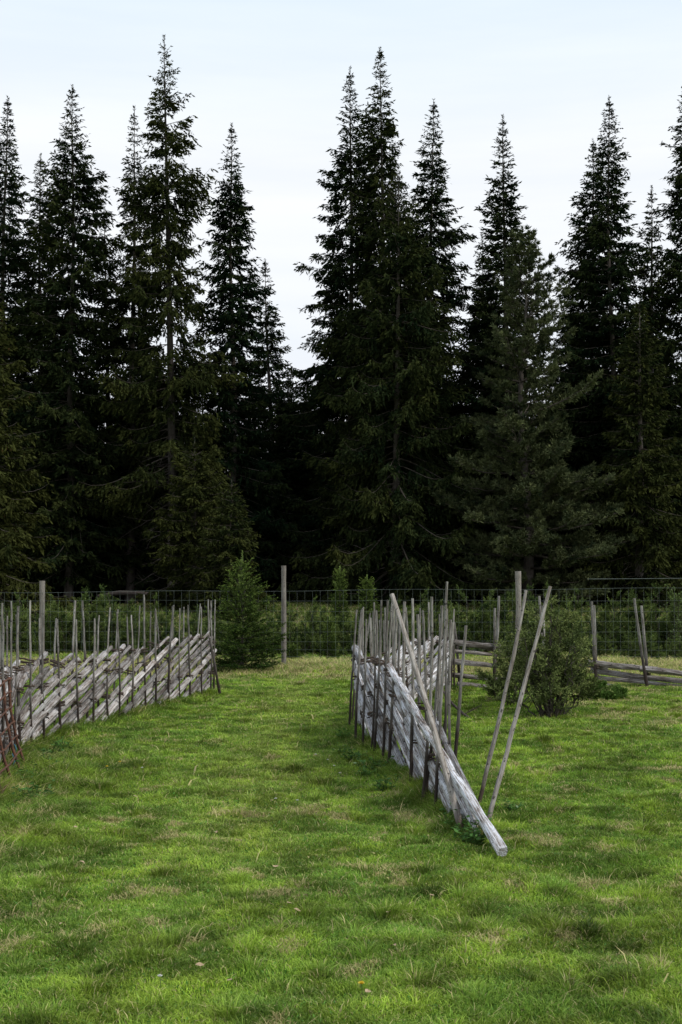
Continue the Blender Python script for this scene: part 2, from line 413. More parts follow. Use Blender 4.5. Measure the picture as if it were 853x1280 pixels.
col[clov] = np.array([.12, .27, .05]) * rng.uniform(.7, 1.3, (clov.sum(), 1))
isdry = longs | (rng.random(n) < (.06 + dry * .6))
col[isdry] = STRAW * rng.uniform(.55, 1.15, isdry.sum())[:, None]
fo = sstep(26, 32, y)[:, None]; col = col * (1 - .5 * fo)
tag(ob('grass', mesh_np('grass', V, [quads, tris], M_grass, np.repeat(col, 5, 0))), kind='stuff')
print('blades', n)

# ------------------------------------------------------------------ conifers
OL = np.array([.040, .045, .013]); DG = np.array([.0085, .018, .009]); BG = np.array([.03, .05, .028])

def spruce_mesh(seed, H, R, h0=.06, tint=.3, sparse=1.0, top=.85, trunk_r=.17, dead=20, hang=1.0, fine=1.0, cone=0.0, lumpy=.5, wscale=1.0, base_col=None):
    """returns (trunk mesh, crown mesh) of a Norway spruce standing on its origin"""
    r = np.random.default_rng(seed); G = Geo(); Tk = Geo()
    bx, by = r.normal(0, .05, 2)
    def axis(z): t = z / H; return np.array([bx * math.sin(t * 5) + by * .5 * math.sin(t * 11), by * math.sin(t * 4.2 + 1) - by * math.sin(1), z])
    zz = np.linspace(-.15, H, 26)
    Tk.tube([axis(z) if z > 0 else (0, 0, z) for z in zz], trunk_r * np.clip(1 - zz / H, .02, 1) ** .85 * (1 + .35 * np.exp(-np.maximum(zz, 0) * 2.5)), 10, rough=.12, rng=r)
    for _ in range(dead):
        z = r.uniform(.02, max(h0, .3)) * H; a = r.uniform(0, 6.28); L = r.uniform(.3, 1.5) * min(R / 2.3, 1)
        tt = np.linspace(0, 1, 6)[:, None]
        dirv = np.array([math.cos(a), math.sin(a), r.uniform(-.25, .2)])
        P = axis(z) + dirv * L * tt + np.array([0, 0, -1]) * L * .3 * tt ** 2 + r.normal(0, .03, (6, 3)) * tt
        Tk.tube(P, np.linspace(.022, .005, 6), 4)
        for _ in range(3):
            k = r.integers(2, 6); Q = P[k] + (dirv + r.normal(0, .6, 3)) * np.linspace(0, .3, 3)[:, None] * L
            Tk.tube(Q, np.linspace(.008, .003, 3), 3)
    z = h0 * H; ph = r.uniform(0, 100)
    step0 = .36 * (H / 20) ** .35
    while z < H - .12:
        t = z / H; nb = r.integers(4, 7) if t < .85 else r.integers(4, 6)
        a0 = r.uniform(0, 6.28)
        prof = (1 - t) ** (top + .08) * R * 1.08 * (1.0 + .22 * (vnoise(np.array([ph]), np.array([z * .8]), 1.0, seed + 5)[0] - .5)) * (1 if t > .25 else (.78 + .22 * t / .25))
        for k in range(nb):
            if r.random() > sparse: continue
            a = a0 + k * 6.283 / nb + r.normal(0, .25)
            lump = vnoise(np.array([a * 1.3 + ph]), np.array([z * .55 + ph]), 1.0, seed)[0]
            L = prof * (1 - lumpy + 2 * lumpy * lump * .95) * r.choice([.55, .85, 1.0, 1.12], p=[.12, .3, .38, .2]) + (.05 * fine + .06 * R) * min(1, (1 - t) * 5 + .05)
            p0 = np.interp(t, [0, .35, .7, .92, 1], [-.12, -.02, .18, .5, .9]) + r.normal(0, .10)
            dr = np.interp(t, [0, .5, .9, 1], [.42, .38, .1, 0]) * hang; up = dr * r.uniform(.55, .95)
            zb = z + r.uniform(-.1, .1) * step0
            npt = 9; tt = np.linspace(0, 1, npt)
            wob = r.normal(0, .05) * L
            rr = L * tt; zc = L * (p0 * tt - dr * tt ** 1.6 + up * tt ** 3.6)
            ca, sa_ = math.cos(a), math.sin(a)
            ox = axis(zb)
            P = np.stack([ox[0] + rr * ca - sa_ * wob * tt ** 2, ox[1] + rr * sa_ + ca * wob * tt ** 2, zb + zc], -1)
            G.tube(P, np.linspace(.012 + .006 * L, .003, npt), 3, m=1, cap=False, c=(.1, .08, .06))
            # secondary twigs in a flat drooping fan
            nt_ = max(6, int(L / (.044 * fine)))
            ts = np.sort(r.uniform(.04 if L < 1 else .12, 1, nt_)) ** .85
            ts[-1] = 1
            B = np.stack([np.interp(ts, tt, P[:, j]) for j in range(3)], -1)
            side = np.where(r.random(nt_) < .5, -1, 1); ang = side * r.uniform(.45, 1.25, nt_)
            ang[-1] = 0
            hx, hy = np.cos(a + ang), np.sin(a + ang)
            drp = -r.uniform(.1, .9, nt_) * hang * np.interp(t, [0, .7, 1], [1, .7, 0]) + np.interp(t, [.7, 1], [0, .5])
            D = np.stack([hx, hy, drp], -1); D /= np.linalg.norm(D, axis=1)[:, None]
            TL = (np.minimum(.62, .13 + .24 * L) * (1.12 - .7 * ts) * r.uniform(.6, 1.25, nt_)) * (fine ** .5)
            TL = TL * min(1, .45 + (1 - t) * 4)
            ms = np.maximum(2, (TL / (.036 * fine)).astype(int)); rep = np.repeat(np.arange(nt_), ms)
            u = np.concatenate([np.linspace(.08, 1, m_) for m_ in ms])
            base = B[rep] + D[rep] * (TL[rep] * u)[:, None]; base[:, 2] -= .25 * (TL[rep] * u ** 2) * hang
            nn = len(rep)
            DD = D[rep] + r.normal(0, .4, (nn, 3)); DD[:, 2] -= .6 * hang * r.random(nn)
            tp = .66 + .38 * min(1, (1 - t) * 7)
            SL = r.uniform(.10, .21, nn) * fine * tp; SW = r.uniform(.038, .072, nn) * fine * wscale * tp
            f = np.clip(tint + r.normal(0, .12) + .35 * (ts[rep] - .5) + .3 * (u - .5) * tint + r.normal(0, .1, nn), 0, 1)[:, None]
            bc = DG if base_col is None else base_col
            c = (bc * (1 - f) + OL * f) * (.75 + .5 * r.random(nn))[:, None]
            G.leaves(base, DD, SL, SW, c, r)
            if cone and t > .3 and r.random() < cone:
                q = r.integers(0, nn, 3); cc = np.tile([[.11, .055, .03]], (3, 1))
                G.leaves(base[q], np.tile([[0, 0, -1.]], (3, 1)), .13, .05, cc, r); G.leaves(base[q], np.tile([[0, 0.05, -1.]], (3, 1)), .13, .05, cc, r)
        z += step0 * r.uniform(.55, 1.2) * (1 - .35 * t) / 1.0
    # leader
    G.tube([axis(H - .45), axis(H) + np.array([0, 0, .12 * fine])], [.02, .009], 5, m=1)
    k = 44; u = r.random(k); P = axis(H) + np.array([0, 0, -.6]) * u[:, None] * fine + np.array([0, 0, .1])
    a = r.uniform(0, 6.28, k); G.leaves(P, np.stack([np.cos(a), np.sin(a), np.full(k, .9)], -1), .11 * fine, .025 * fine, DG * 1.2, r)
    return Tk.mesh('trunk', M_bark, True, False), G.mesh('crown', [M_needle, M_branch])

def pine_mesh(seed, H, R):
    r = np.random.default_rng(seed); G = Geo(); Tk = Geo()
    zz = np.linspace(-.15, H, 24); Tk.tube(np.stack([.12 * np.sin(zz * .7), .08 * np.sin(zz), zz], -1) * np.array([1, 1, 1]), .2 * np.clip(1 - zz / H, .03, 1), 10, rough=.15, rng=r)
    z = .5
    while z < H - .2:
        t = z / H; a0 = r.uniform(0, 6.28); nb = r.integers(5, 8)
        for k in range(nb):
            a = a0 + k * 6.283 / nb + r.normal(0, .3)
            prof = R * np.interp(t, [0, .15, .5, .75, 1], [.8, 1, .60, .34, .06])
            L = prof * r.uniform(.5, 1.2) * (1 + .9 * (t > .5) * (math.cos(a) > .7) * (1 - t))
            p0 = np.interp(t, [0, .4, .7, 1], [-.05, .12, .5, 1.1]) + r.normal(0, .08)
            tt = np.linspace(0, 1, 9); rr = L * tt; zc = L * (p0 * tt + .18 * tt ** 3 - .08 * tt)
            P = np.stack([.12 * math.sin(z * .7) + rr * math.cos(a), rr * math.sin(a), z + zc], -1) + r.normal(0, .03, (9, 3)) * tt[:, None]
            G.tube(P, np.linspace(.015 + .009 * L, .006, 9), 4, m=1, cap=False)
            ns = int((7 + L * 8) * (1 if t < .5 else .6))
            for s_ in range(ns):
                u = r.uniform(.14, 1) if s_ else 1.0
                b = np.array([np.interp(u, tt, P[:, j]) for j in range(3)])
                sl = (1.1 - u) * .45 * L * r.uniform(.5, 1.1) + .12
                aa = a + r.choice([-1, 1]) * r.uniform(.3, 1.1)
                d = np.array([math.cos(aa), math.sin(aa), r.uniform(.05, .5) + .3 * t])
                e_ = b + d * sl
                G.tube([b, (b + e_) / 2 + (0, 0, -.02), e_], [.007, .005, .004], 3, m=1, cap=False)
                nt_ = max(3, int(sl / .10))
                f = np.clip(r.normal(.5, .25), 0, 1)
                for q in range(nt_):
                    pc = b + d * sl * (1 - q / nt_ * .8) + r.normal(0, .03, 3)
                    kk = 17; dd = d + np.array([0, 0, .35]) + r.normal(0, .75, (kk, 3))
                    c = (np.array([.026, .038, .02]) * (1 - f) + np.array([.115, .13, .058]) * f) * r.uniform(.7, 1.3, (kk, 1))
                    G.leaves(np.tile(pc, (kk, 1)), dd, r.uniform(.10, .20, kk), .03, c, r)
        z += r.uniform(.28, .5)
    return Tk.mesh('trunk', M_bark, True, False), G.mesh('crown', [M_needle, M_branch])

def place_tree(name, meshes, px, d, label, cat, group=None, rz=0, s=1, sz=None):
    x = (px - CX) / F * d
    ztop = max(v.co.z for v in meshes[0].vertices); tl = 0.014 * math.sin(px * 1.7) if d > 30 else 0
    o = thing(name, (x - ztop * tl, d, tz(x, d) - .03), label, cat, group, rz)
    o.scale = (s, s, sz or s)
    if d > 30: o.rotation_euler = (0.012 * math.sin(px), 0.014 * math.sin(px * 1.7), rz)
    a = ob('trunk', meshes[0], o); b = ob('crown', meshes[1], o)
    return o

def hgt(py, d, px): return CAMH + (HY - py) * d / F - tz((px - CX) / F * d, d)

G_ROW = 'spruces along the edge of the forest'
ROW = [  # px axis, top py, distance, radius, seed, kwargs, label
    (4, 118, 46, 2.3, 1, dict(tint=.15, lumpy=.55), 'tall spruce at the left edge of the photo, half cut off'),
    (93, 108, 45, 2.75, 2, dict(tint=.3, lumpy=.6, hang=1.1), 'broad full spruce, second tall one from the left'),
    (50, 193, 47.5, 2.2, 3, dict(tint=.25), 'shorter spruce just left of the broad full spruce'),
    (132, 262, 50, 1.7, 4, dict(tint=.1, sparse=.8), 'slim dark spruce in the gap right of the broad full spruce'),
    (171, 140, 47, 1.9, 5, dict(tint=.3, sparse=.85), 'slender spruce close to the left side of the tallest one'),
    (206, 43, 44, 2.6, 6, dict(tint=.55, sparse=.68, h0=.17, dead=90, lumpy=.7, hang=1.5, top=.72, trunk_r=.2), 'tallest spruce, thin ragged crown and bare grey lower trunk'),
    (288, 152, 45.5, 2.35, 7, dict(tint=.05, lumpy=.4, top=.9), 'dense dark spruce standing alone right of the tallest one'),
    (336, 326, 52, 2.2, 8, dict(tint=.15, sparse=.85), 'small far spruce beside the wide gap of sky'),
    (440, 88, 46, 3.1, 9, dict(tint=.15, lumpy=.75, top=1.0), 'dark spruce with long ragged boughs, left one of the central pair'),
    (476, 58, 44.5, 3.0, 10, dict(tint=.4, sparse=.85, lumpy=.65, hang=1.3, top=.9), 'higher olive spruce, right one of the central pair'),
    (541, 128, 46.5, 2.4, 11, dict(tint=.15, lumpy=.5, top=.75), 'dense dark spruce just right of the central pair'),
    (602, 296, 49, 2.2, 12, dict(tint=.1), 'low spruce tip left of the spruce behind the pine'),
    (632, 145, 46, 2.6, 13, dict(tint=.2, lumpy=.45, top=1.0, hang=.6), 'evenly tapering spruce rising behind the pine'),
    (741, 176, 47.5, 2.5, 14, dict(tint=.1, lumpy=.6), 'dark spruce just left of the tall right hand spruce'),
    (765, 118, 45.5, 2.8, 15, dict(tint=.2, lumpy=.5, top=.85), 'tall dense spruce, highest one between the pine and the right edge'),
    (813, 236, 46, 2.1, 16, dict(tint=.3, sparse=.85), 'lower narrow spruce beside the right edge tree'),
    (856, 98, 46.5, 2.6, 17, dict(tint=.15, lumpy=.6), 'tall spruce cut off by the right edge of the photo'),
]
protos = []
for px, py, d, R, sd_, kw, lab in ROW:
    H = hgt(py, d, px)
    ms = spruce_mesh(100 + sd_, H, R, **kw)
    protos.append((place_tree('spruce_tree', ms, px, d, lab, 'spruce', G_ROW), H))

# nearer trees
H = hgt(325, 35, -22); place_tree('spruce_tree', spruce_mesh(131, H, 2.3, h0=.03, tint=.75, cone=.3, lumpy=.4, hang=1.1), -22, 35, 'olive spruce with brown cones, nearest one at the left edge', 'spruce', G_ROW)
H = hgt(548, 40, 244); place_tree('spruce_tree', spruce_mesh(132, H, 1.9, h0=.02, tint=.7, fine=.85, lumpy=.35, trunk_r=.07, dead=0), 244, 40, 'small olive spruce in front of the bare grey trunk', 'spruce', G_ROW)
H = hgt(600, 38, 287); place_tree('spruce_tree', spruce_mesh(133, H, 1.35, h0=.02, tint=.6, fine=.8, lumpy=.35, trunk_r=.06, dead=0), 287, 38, 'lowest dark green spruce above the young light green one', 'spruce', G_ROW)
H = hgt(372, 42, 803); place_tree('spruce_tree', spruce_mesh(134, H, 1.9, h0=.03, tint=.6, lumpy=.4, hang=1.1), 803, 42, 'olive green spruce in front at the right, below the narrow one', 'spruce', G_ROW)
H = hgt(215, 42.5, 500); place_tree('spruce_tree', spruce_mesh(135, H, 2.9, h0=.05, tint=.4, lumpy=.6, hang=1.7, sparse=.8, top=.7, dead=40), 500, 42.5, 'wide drooping spruce in front of the central pair', 'spruce', G_ROW)
H = hgt(292, 41.5, 653); place_tree('pine_tree', pine_mesh(140, H, 3.1), 653, 41.5, 'bushy grey green pine with upturned branch tips', 'pine')

# second and third rows deeper in the forest: copies, lower in the picture
R2 = random.Random(8)
back = []
for d, n_, y0, y1 in ((49.5, 9, 330, 420), (51.5, 18, 370, 480), (56, 16, 400, 520), (63, 15, 450, 570), (72, 16, 480, 600)):
    for k in range(n_):
        px = -60 + (k + R2.uniform(.1, .9)) * 970 / n_
        py = R2.uniform(y0, y1)
        if 345 < px < 395 or 672 < px < 712: py = max(py, 470)
        back.append((px, py, d))
words = 'dark low spruce deep in the shade behind the front row'
for px, py, d in back:
    src, Hs = protos[R2.choice([0, 1, 2, 6, 8, 10, 12, 13, 14, 16])]
    H = hgt(py, d, px); sz = H / Hs
    x = (px - CX) / F * d
    dup(src, (x, d, tz(x, d)), R2.uniform(0, 6.28), max(.75, sz * 1.15), words, 'dark spruces filling the forest behind the front row', sz)

# ------------------------------------------------------------------ young spruces
def young_spruce(seed, H, R, tint):
    r = np.random.default_rng(seed); G = Geo(); Tk = Geo()
    zz = np.linspace(-.05, H, 12); Tk.tube(np.stack([0 * zz, 0 * zz, zz], -1), .028 * np.clip(1 - zz / H, .08, 1), 7)
    z = .05
    while z < H * .93:
        t = z / H; a0 = r.uniform(0, 6.28); nb = r.integers(5, 9) if t < .75 else 5
        for k in range(nb):
            a = a0 + k * 6.283 / nb + r.normal(0, .25)
            L = R * np.interp(t, [0, .15, .55, .8, 1], [.95, 1, .52, .2, .03]) * r.uniform(.6, 1.2)
            p0 = np.interp(t, [0, .4, .8, 1], [-.1, .15, .7, 1.6]) + r.normal(0, .12)
            tt = np.linspace(0, 1, 6); P = np.stack([L * tt * math.cos(a), L * tt * math.sin(a), z + L * (p0 * tt + .15 * tt ** 2)], -1)
            G.tube(P, np.linspace(.006, .002, 6), 3, m=1, cap=False)
            nt_ = max(4, int(L / .026)); ts = r.uniform(.15, 1, nt_); ts[-1] = 1
            B = np.stack([np.interp(ts, tt, P[:, j]) for j in range(3)], -1)
            ang = r.choice([-1, 1], nt_) * r.uniform(.4, 1.1, nt_); ang[-1] = 0
            D = np.stack([np.cos(a + ang), np.sin(a + ang), np.full(nt_, .15 + .5 * max(0, t - .5) + p0 * .4) + r.normal(0, .2, nt_)], -1)
            TL = (.05 + .22 * L * (1.1 - ts)) * r.uniform(.6, 1.3, nt_) + .03
            TL[-1] = .06 + .12 * t
            ms = np.maximum(4, (TL / .0075).astype(int)); rep = np.repeat(np.arange(nt_), ms); u = np.concatenate([np.linspace(0, 1, m_) for m_ in ms]); nn = len(rep)
            Dn = D / np.linalg.norm(D, axis=1)[:, None]
            base = B[rep] + Dn[rep] * (TL[rep] * u)[:, None]
            DD = Dn[rep] * .9 + r.normal(0, .6, (nn, 3))
            f = np.clip(tint + .9 * (u - .5) * (.35 + .8 * t) * ts[rep] + .5 * (t - .4) + r.normal(0, .15, nn), 0, 1)[:, None]
            c = (np.array([.018, .038, .010]) * (1 - f) + np.array([.16, .22, .05]) * f) * r.uniform(.75, 1.25, (nn, 1))
            G.leaves(base, DD, r.uniform(.022, .042, nn), .0135, c, r)
        z += r.uniform(.05, .09) * (H / 2.2)
    for top_, x0, y0, zs in [(H * 1.07, 0, 0, H * .8)] + [(H * r.uniform(.76, .92), r.normal(0, .11), r.normal(0, .11), H * .72) for _ in range(7)]:
        P = np.stack([np.linspace(x0 * .4, x0, 5), np.linspace(y0 * .4, y0, 5), np.linspace(zs, top_, 5)], -1)
        G.tube(P, np.linspace(.007, .003, 5), 4, m=1)
        n_ = 170; u = r.random(n_); B = np.stack([np.interp(u, np.linspace(0, 1, 5), P[:, j]) for j in range(3)], -1); a = r.uniform(0, 6.28, n_)
        G.leaves(B, np.stack([np.cos(a) * .7, np.sin(a) * .7, np.full(n_, .9)], -1), r.uniform(.022, .04, n_), .012, np.array([.22, .30, .09]) * r.uniform(.8, 1.2, (n_, 1)), r)
    return Tk.mesh('trunk', M_branch, True, False), G.mesh('crown', [M_juniper, M_branch])

ysp = young_spruce(201, hgt(697, 22.9, 303), .74, .2)
y0_ = place_tree('young_spruce', ysp, 303, 22.9, 'bright green young spruce with upright shoots in front of the wire fence', 'young spruce', s=1.18, sz=1.0)
YG = 'spruce saplings behind the wire fence'
sap = young_spruce(202, 1.3, .24, .2)
s0_ = place_tree('spruce_sapling', sap, 412, 25.2, 'yellow green spruce sapling low behind the wire fence', 'sapling', YG, 0, .72)
for px, py, d, lab, s_ in ((425, 714, 32, 'slim dark spruce sapling, left of two rising above the wire mesh', 1.2), (459, 724, 32, 'shorter spruce sapling, right of two rising above the wire mesh', 1.4), (367, 806, 25, 'tiny bright spruce seedling just right of the tall wooden post', .9)):
    H = hgt(py, d, px); x = (px - CX) / F * d
    dup(s0_, (x, d, tz(x, d)), px, s_ * .85, lab, YG, H / 1.3)

# ------------------------------------------------------------------ junipers
def juniper_mesh(seed, Rx, H, nst=26, cols=((.05, .07, .025), (.20, .24, .08)), leafy=1.0, bare=.25, spread=1.0):
    r = np.random.default_rng(seed); G = Geo(); Sg = Geo()
    for k in range(nst):
        a = r.uniform(0, 6.28); out_ = r.random() ** .6 * Rx * spread; hh = H * r.uniform(.4, 1.12) * (1 - .42 * (out_ / Rx) ** 2)
        if out_ > .75 * Rx: hh *= r.uniform(.5, 1)
        tt = np.linspace(0, 1, 9)[:, None]
        b0 = np.array([math.cos(a) * .22 * Rx * r.random(), math.sin(a) * .22 * Rx * r.random(), -.03]); tip = np.array([math.cos(a) * out_, math.sin(a) * out_, hh])
        P = b0 * (1 - tt) + tip * tt; P[:, :2] += (np.array([math.cos(a), math.sin(a)]) * out_ * .28) * (tt * (1 - tt)) * 2; P += r.normal(0, .035, (9, 3)) * np.sin(tt * 2.6)
        Sg.tube(P, np.linspace(.011, .004, 9), 5, cap=False)
        nb = int(15 * leafy)
        for s_ in range(nb):
            u = r.uniform(bare, 1) if s_ else 1
            b = np.array([np.interp(u, tt[:, 0], P[:, j]) for j in range(3)])
            aa = r.uniform(0, 6.28); sl = H * r.uniform(.10, .32) * (1.25 - .6 * u)
            d = np.array([math.cos(aa) * .8, math.sin(aa) * .8, r.uniform(.1, 1.0)]) + np.array([math.cos(a), math.sin(a), 0]) * .35
            d /= np.linalg.norm(d); q = np.linspace(0, 1, 5)[:, None]; Q = b + d * sl * q; Q[:, 2] += .15 * sl * q[:, 0] ** 2
            Sg.tube(Q[:4], np.linspace(.005, .002, 4), 3, cap=False)
            n1 = int(15 * leafy) + 3
            f0 = np.clip(r.normal(.4, .25), 0, 1)
            for w_ in range(n1):
                v = r.uniform(.15, 1); bb = b + d * sl * v; tl = r.uniform(.04, .10) * (H ** .4)
                dd = d * .7 + r.normal(0, .45, 3) + np.array([0, 0, .25]); dd /= np.linalg.norm(dd)
                kk = 8; uu = np.linspace(0, 1, kk)[:, None]
                base = bb + dd * tl * uu; D = dd * .8 + r.normal(0, .6, (kk, 3))
                f = np.clip(f0 + .3 * (uu - .5) + .25 * (v - .5), 0, 1)
                c = (np.array(cols[0]) * (1 - f) + np.array(cols[1]) * f) * r.uniform(.75, 1.25, (kk, 1))
                G.leaves(base, D, r.uniform(.026, .05, kk), .0145, c, r)
    return Sg.mesh('stems', M_branch, True, False), G.mesh('foliage', M_juniper)

def place_bush(name, ms, px, d, label, cat, group=None, rz=0, s=(1, 1, 1)):
    x = (px - CX) / F * d; o = thing(name, (x, d, tz(x, d) - .02), label, cat, group, rz); o.scale = s
    ob('stems', ms[0], o); ob('foliage', ms[1], o); return o

jun = juniper_mesh(301, .6, 1.34, 40, bare=.28, leafy=.55)
place_bush('juniper_bush', jun, 688, 15.6, 'large grey green juniper right of the leaning poles', 'juniper')
jl = juniper_mesh(302, .5, .95, 12, bare=.4, leafy=.75)
place_bush('juniper_bush', jl, 640, 17.0, 'loose open juniper reaching left behind the leaning poles', 'juniper')
JG = 'junipers in a row behind the wire fence'
jb = [juniper_mesh(310 + k, .95, 1.25, 30, cols=((.022, .042, .014), (.15, .20, .055)), leafy=.9, bare=.08) for k in range(3)]
# px, d, width, height, label
JR = [(20, 27.5, 1.0, .95, 'leftmost juniper behind the wire fence at the photo edge'), (88, 26.5, .9, 1.05, 'juniper behind the tall left wooden post'),
      (135, 27, 1.05, 1.12, 'tall rounded juniper behind the middle of the left pole fence'), (182, 26, .8, 1.0, 'juniper behind the left pole fence with a grassy opening to its right'),
      (262, 25.6, .7, .85, 'low juniper touching the left side of the young spruce'), (336, 26.6, .75, .95, 'juniper peeping out right of the young spruce'),
      (383, 26.8, .8, .95, 'juniper right beside the free standing wooden post'), (432, 26.6, .85, .9, 'dark juniper in the middle of the opening between the fences'),
      (482, 26.4, .9, .95, 'juniper behind the stakes of the near right fence'), (536, 27.5, .95, 1.05, 'juniper behind the tallest stake of the near right fence'),
      (590, 26.8, 1.0, 1.12, 'juniper left of the right wooden post'), (637, 27.5, 1.0, 1.15, 'juniper directly behind the right wooden post'),
      (700, 27.2, .95, 1.15, 'tall juniper rising above the large near juniper'), (772, 27.2, .8, 1.1, 'dark juniper between the two pairs of thin stakes'),
      (820, 26.6, .9, 1.15, 'dark juniper behind the right pair of thin stakes'), (868, 27, .9, 1.1, 'juniper at the right edge of the photo'),
      (748, 25.6, .5, .5, 'low spreading juniper left of the right pair of thin stakes'), (800, 25.2, .55, .48, 'low spreading juniper right behind the right pair of thin stakes'), (845, 25.3, .5, .45, 'smallest low juniper below the leafy sapling')]
for k, (px, d, ws, hs, lab) in enumerate(JR):
    place_bush('juniper_bush', jb[k % 3], px, d, lab, 'juniper', JG, k * 1.7, (ws, ws, hs))
lowj = juniper_mesh(330, .26, .26, 12, bare=0, cols=((.06, .12, .02), (.12, .2, .05)))
place_bush('juniper_bush', lowj, 757, 17.6, 'small low green juniper at the foot of the left pair of thin stakes', 'juniper', None)

# ------------------------------------------------------------------ leafy sapling at the right
def birch_mesh(seed, H):
    r = np.random.default_rng(seed); G = Geo(); S_ = Geo()
    for k in range(6):
        a = r.uniform(0, 6.28); o_ = r.uniform(.1, .5); tt = np.linspace(0, 1, 8)[:, None]
        tip = np.array([math.cos(a) * o_, math.sin(a) * o_, H * r.uniform(.7, 1)])
        P = tip * tt + r.normal(0, .02, (8, 3)) * tt; S_.tube(P, np.linspace(.012, .003, 8), 5, cap=False)
        for _ in range(17):
            u = r.uniform(.25, 1); b = np.array([np.interp(u, tt[:, 0], P[:, j]) for j in range(3)])
            d = r.normal(0, .6, 3) + np.array([0, 0, .4]); d /= np.linalg.norm(d); sl = r.uniform(.15, .4) * (1.2 - u * .6)
            S_.tube([b, b + d * sl], [.003, .001], 3, cap=False)
            n_ = 9; q = b + d * sl * r.random((n_, 1)); D = r.normal(0, 1, (n_, 3)); D[:, 2] -= .2
            G.leaves(q, D, r.uniform(.035, .06, n_), .03, np.array([.11, .16, .045]) * r.uniform(.6, 1.4, (n_, 1)), r)
    return S_.mesh('stems', M_branch, True, False), G.mesh('foliage', M_leaf)
place_bush('leafy_sapling', birch_mesh(77, 1.75), 842, 26.2, 'pale green leafy sapling at the right edge behind the wire fence', 'sapling')

# ------------------------------------------------------------------ pole helper
def pole(name, A, B, r0, r1, mat, parent, seed, n=9, bend=.01, sides=8, rough=.12, flat=1.0, mid=None):
    """round timber from A (bottom) to B, meshed along its own local X so the grain runs with it"""
    r = np.random.default_rng(seed); A = Vector(A); B = Vector(B); D = B - A; L = D.length
    q = D.to_track_quat('X', 'Z'); Mx = Matrix.Translation(A) @ q.to_matrix().to_4x4()
    t = np.linspace(0, 1, n)
    if mid is None:
        by, bz = r.normal(0, bend * L, 2)
        P = np.stack([t * L, by * np.sin(t * np.pi) + r.normal(0, .002, n), bz * np.sin(t * np.pi) + r.normal(0, .002, n)], -1)
    else:
        inv = np.array(Mx.inverted()); W = np.c_[mid, np.ones(len(mid))] @ inv.T; P = W[:, :3]; n = len(P); t = np.linspace(0, 1, n)
    G = Geo(); G.tube(P, (r0 + (r1 - r0) * t) * (1 + r.normal(0, .05, n)), sides, rough=rough, rng=r)
    for V in G.V:
        if flat != 1.0: V[:, 2] *= 1
    me = G.mesh(name, mat, name != 'rail', False)
    o = ob(name, me, parent)
    if parent is not None: Mx = Matrix.Translation(parent.location).inverted() @ Mx
    o.matrix_basis = Mx
    return o

def lashing(parent, c, along, across, seed, rad=.0068):
    r = np.random.default_rng(seed); G = Geo()
    n = 44; t = np.linspace(0, r.uniform(2.1, 3.6) * 2 * np.pi, n)
    u = np.array([along[0], along[1], 0]); v = np.array([across[0], across[1], 0]); tilt = r.uniform(-.35, .35)
    P = np.array([0., 0, 0]) + np.cos(t)[:, None] * v * .086 + np.sin(t)[:, None] * u * .027
    P[:, 2] = np.linspace(-.022, .022, n) + .012 * np.sin(t * .37 + tilt * 9) + np.cos(t) * tilt * .07 + r.normal(0, .0025, n)
    G.tube(P, rad * r.uniform(.8, 1.2), 5)
    if r.random() < .6:
        e0 = P[-1]; e1 = e0 + u * r.choice([-1, 1]) * r.uniform(.05, .12) + np.array([0, 0, r.uniform(-.03, .05)])
        G.tube([e0, (e0 + e1) / 2 + r.normal(0, .01, 3), e1], [rad, rad * .8, rad * .5], 4)
    o = ob('lashing', G.mesh('lashing', M_lash, True, False), parent)
    o.location = Vector(c) - parent.location
    return o

